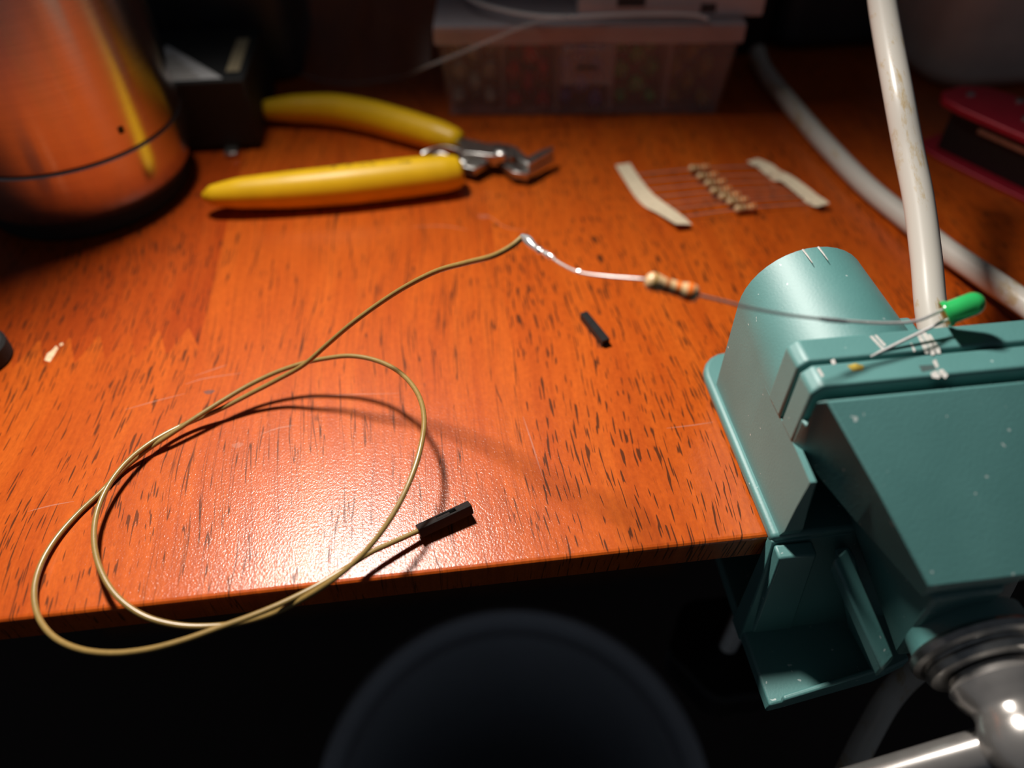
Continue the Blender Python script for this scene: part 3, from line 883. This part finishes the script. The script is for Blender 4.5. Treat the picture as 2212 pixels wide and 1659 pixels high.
obj('tray', join(wall4(Wd, Wd + 2.6, 0.0, 32.0, ''), obox(-Wd + .5, Wd - .5, .5, Dp - .5, 0, 1.2)), FROST, org, bevel=.3)
for k in range(1, 5):
    x = -Wd + 2 * Wd * k / 5
    obj('divider', obox(x - .6, x + .6, 1.2, Dp - 1.2, 1.2, 30.5), FROST2, org)
lid = obj('lid', join(obox(-Wd - 4.0, Wd + 4.0, -4.0, Dp + 4, 37.4, 38.8), obox(-Wd - 4.0, Wd + 4.0, -4.0, -2.8, 31.6, 37.4), obox(-Wd - 4, -Wd - 2.8, -2.8, Dp + 4, 31.6, 37.4), obox(Wd + 2.8, Wd + 4, -2.8, Dp + 4, 31.6, 37.4)), FROST2, org, bevel=.3)
la = obj('latch', obox(-10.5, 10.0, -6.2, -4.6, 16.0, 31.5), FROST, lid, bevel=1.0)
obj('latch_slot', obox(-4.5, 4.5, -6.45, -6.2, 22.6, 23.8), DARK, la)
# LEDs and bits in each compartment
cols = [('milky white', LED_WHITE), ('red', LED_RED), ('blue', LED_BLUE), ('green', LED_GREEN), ('yellow', LED_YELLOW)]
ordn = ['first', 'second', 'third', 'fourth', 'last']
for ci, (cn, mt) in enumerate(cols):
    x0 = -Wd + 2 * Wd * ci / 5 + 4.5
    proto = None
    for j in range(12):
        lx, ly, lz = x0 + (j % 3) * 6.6 + rng.uniform(-.5, .5), 8.5 + (j // 3) * 1.6 + (j % 2) * 9.0, 4.4 + (j // 3) * 5.9
        a = rng.uniform(-.9, .9)
        if proto is None:
            g = lathe([(.4, -4.2), (2.9, -4.2), (2.9, -3.2), (2.5, -3.1), (2.5, 1.2), (2.1, 2.6), (1.2, 3.5), (.2, 3.75)], (0, 0, 0), (1, 0, 0), 14)
            o = obj('led', g, mt, None, angle=50, origin=(0, 0, 0))
            legs = [obj('led_leg', tube([V(-4, s, 0), V(-9, s, 0)], .3, 5), TIN, o) for s in (-1.2, 1.2)]
            proto = (o, legs)
        else:
            o = proto[0].copy(); COL.objects.link(o)
            for k in proto[1]:
                kk = k.copy(); COL.objects.link(kk); kk.parent = o
        o.location = ol(lx, ly, lz) * MM
        o.rotation_euler = (rng.uniform(0, 3), rng.uniform(-.15, .15), rz + math.pi / 2 * rng.choice((-1, 1)) + a * .3)
        tag(o, '%s LED in the %s compartment of the clear box from the left' % (cn, ordn[ci]), 'LED', '%s LEDs in the clear compartment box' % cn)

# ------------------------------------------------------------------ clear plastic bag draped over the box corner
bag = thing('plastic_bag', (-90, 290, 0), 'crumpled clear plastic bag lying behind the yellow cutters', 'bag')
front = spline([P(582, -40, 14), P(572, 40, 8), P(590, 110, 4), P(650, 160, 1.0), P(745, 181, .6), P(850, 170, 2.5), PY(930, 140, 206), PY(1000, 112, 205), PY(1075, 80, 204), PY(1150, 50, 205), PY(1230, 36, 207)], 6)
back = [p + V(6 + 10 * math.sin(i * .35), 70 + 8 * math.sin(i * .6), 16 + 9 * math.sin(i * .5)) for i, p in enumerate(front)]
rows = []
for k in range(9):
    t = k / 8
    rows.append([a.lerp(b, t) + V(0, 0, 5 * math.sin(t * 5 + i * .4) * t + 14 * t * (1 - t)) for i, (a, b) in enumerate(zip(front, back))])
front_all = front; front = front[:37]; rows = [r[:37] for r in rows]
nn = len(front)
vv = [p for r in rows for p in r]
ff = [(k * nn + i, k * nn + i + 1, (k + 1) * nn + i + 1, (k + 1) * nn + i) for k in range(8) for i in range(nn - 1)]
obj('film', (vv, ff), FILM, bag, angle=80)
obj('welded_edge', tube(front_all, .9, 8, .6), FILM_EDGE, bag)
e2 = spline([P(990, -30, 44), P(1020, 0, 43.5), P(1090, 22, 43), P(1160, 34, 42.6), P(1240, 36, 42.4), P(1330, 32, 42.2), P(1440, 30, 42), P(1510, 34, 41.6), P(1530, 42, 40.6)], 5)
obj('welded_edge', tube(e2, 1.2, 8, .5), simple('milky_film_edge', (.62, .58, .58), .4, 0, .05, 90), bag)

# ------------------------------------------------------------------ white cables
c1 = spline([P(1636, 112, 6), P(1648, 146, 4), P(1720, 240, 3.9), P(1800, 330, 3.9), P(1880, 410, 3.9), P(1960, 475, 4.0), P(2050, 545, 5.0), P(2120, 592, 6.5), P(2212, 655, 8.5), P(2330, 740, 10)], 8)
tag(obj('power_cable', tube(c1, 3.75, 20), CABLE, angle=80), 'thick white cable lying across the right side of the desk', 'cable')
c2 = spline([P(1893, -120, 85), P(1905, 0, 76), P(1940, 200, 63), P(1964, 330, 53), P(1984, 430, 46), P(2001, 560, 37.5), P(2014, 690, 30), V(47, 22, 22), V(51, 6, 14), V(53.5, -7, 6), V(54.5, -14, -14), V(52, -15, -45), V(47.5, -17, -70), V(38, -26, -78), V(27, -37, -84), V(8, -52, -96)], 8)
tag(obj('power_cable', tube(c2, 3.75, 24), CABLE, angle=80), 'grubby white cable hanging down in front of the desk behind the vise jaws', 'cable')

# ------------------------------------------------------------------ red and black folding tool at the right
tool = thing('folding_tool', (150, 140, 0), 'black folding tool with red metal side plates at the right edge', 'tool')
T0, T1 = V(124, 166, 0), V(163, 92, 0)
td = (T1 - T0).normalized(); tn = V(-td.y, td.x, 0)
if tn.x < 0: tn = -tn


def tl(a, b, z): return T0 + td * a + tn * b + V(0, 0, z)


def tprism(poly, z0, z1):
    return loft([[tl(a, b, z0) for a, b in poly], [tl(a, b, z1) for a, b in poly]])


oval = [(-4, 4), (0, -1), (8, -2.5), (30, -3), (60, -3), (92, -1), (96, 6), (92, 18), (60, 20), (30, 21), (14, 24), (4, 22), (-3, 14)]
obj('side_plate', tprism(oval, 0, 1.6), RED, tool, bevel=.4)
obj('core', tprism([(3, 3), (90, 2), (90, 15), (60, 17), (6, 18)], 1.6, 19.0), BLACK, tool, bevel=.6)
obj('blade_spine', tprism([(16, 1.0), (70, .6), (70, 2.2), (18, 2.4)], 14.0, 16.2), STEEL, tool, bevel=.2)
top = obj('side_plate', tprism(oval, 19.0, 22.0), RED, tool, bevel=.6)
for a, b in ((4, 10), (27, 9), (18, 20), (70, 9)):
    obj('rivet', lathe([(1.7, 0), (1.6, .5), (.9, .9), (.2, .95)], tl(a, b, 22.0), n=14), STEEL, top)

# ------------------------------------------------------------------ things in the dark at the back
gcase = thing('grey_case', (230, 250, 0), 'warm grey rounded equipment case in the dark behind the red tool', 'case')
obj('shell', prism(rounded_rect(152, 212, 330, 330, 18), 0, 62), GREY, gcase, bevel=6, seg=4)
obj('dark_top', prism(rounded_rect(148, 208, 335, 336, 20), 62, 84), DARK, gcase, bevel=4, seg=3)
d_ = obj('smoked_case', prism(rounded_rect(97, 262, 158, 340, 12), 0, 44), DARK, bevel=6, seg=3)
tag(d_, 'low dark smoked plastic case left of the grey case', 'case')
wc = thing('white_carton', (38, 230, 38.9), 'pale printed carton standing on the clear compartment box', 'carton')
obj('carton_body', prism([(-10, 217.5), (63, 209.1), (68.5, 247), (-5, 256)], 38.9, 74), WHITE, wc, bevel=.6)
obj('printed_square', prism([(5, 215.75), (16, 214.5), (16, 214.25), (5, 215.5)], 43, 60), DARK, wc, smooth=False)
obj('printed_square', prism([(38, 212.0), (44, 211.3), (44, 211.05), (38, 211.75)], 40.5, 44), DARK, wc, smooth=False)
o = obj('black_case', prism(rounded_rect(58, 262, 94, 330, 4), 0, 46), BLACK, bevel=1.5)
tag(o, 'black case in shadow just right of the clear compartment box', 'case')
o = obj('dark_case', prism(rounded_rect(-262, 262, -128, 340, 10), 0, 52), DARK, bevel=3)
tag(o, 'charcoal case in the gloom behind the power brick', 'case')
# black round thing at the left edge
kd = thing('rubber_knob', P(-34, 778), 'black round rubber knob at the far left of the desk', 'knob')
kc = P(-34, 778)
obj('skirt', lathe([(3, 0), (7.6, 0), (8.2, .8), (8.2, 5.4), (7.4, 6.4), (6.2, 6.6), (5.8, 6.0), (2, 6.0)], kc, n=40), RUBBER, kd)
obj('cap', lathe([(1, 5.8), (5.0, 5.8), (5.2, 7.0), (4.4, 7.8), (.5, 8.0)], kc, n=32), BLACK, kd)

# ------------------------------------------------------------------ waste bin under the desk
ctr = V(-61, 22, -260)
bn = thing('waste_bin', (-61, 22, -730), 'round pale plastic waste bin in the dark under the desk', 'bin')
obj('bin_wall', lathe([(62, -730), (92, -266), (92, -263), (90, -263), (60, -726)], (-61, 22, 0), n=64, cap=True), BIN, bn)
obj('rim', lathe([(84, -262), (94, -268), (99, -264), (98.5, -256), (95, -253), (91.5, -256), (90, -262)], (-61, 22, 0), n=64, cap=False), BIN, bn)
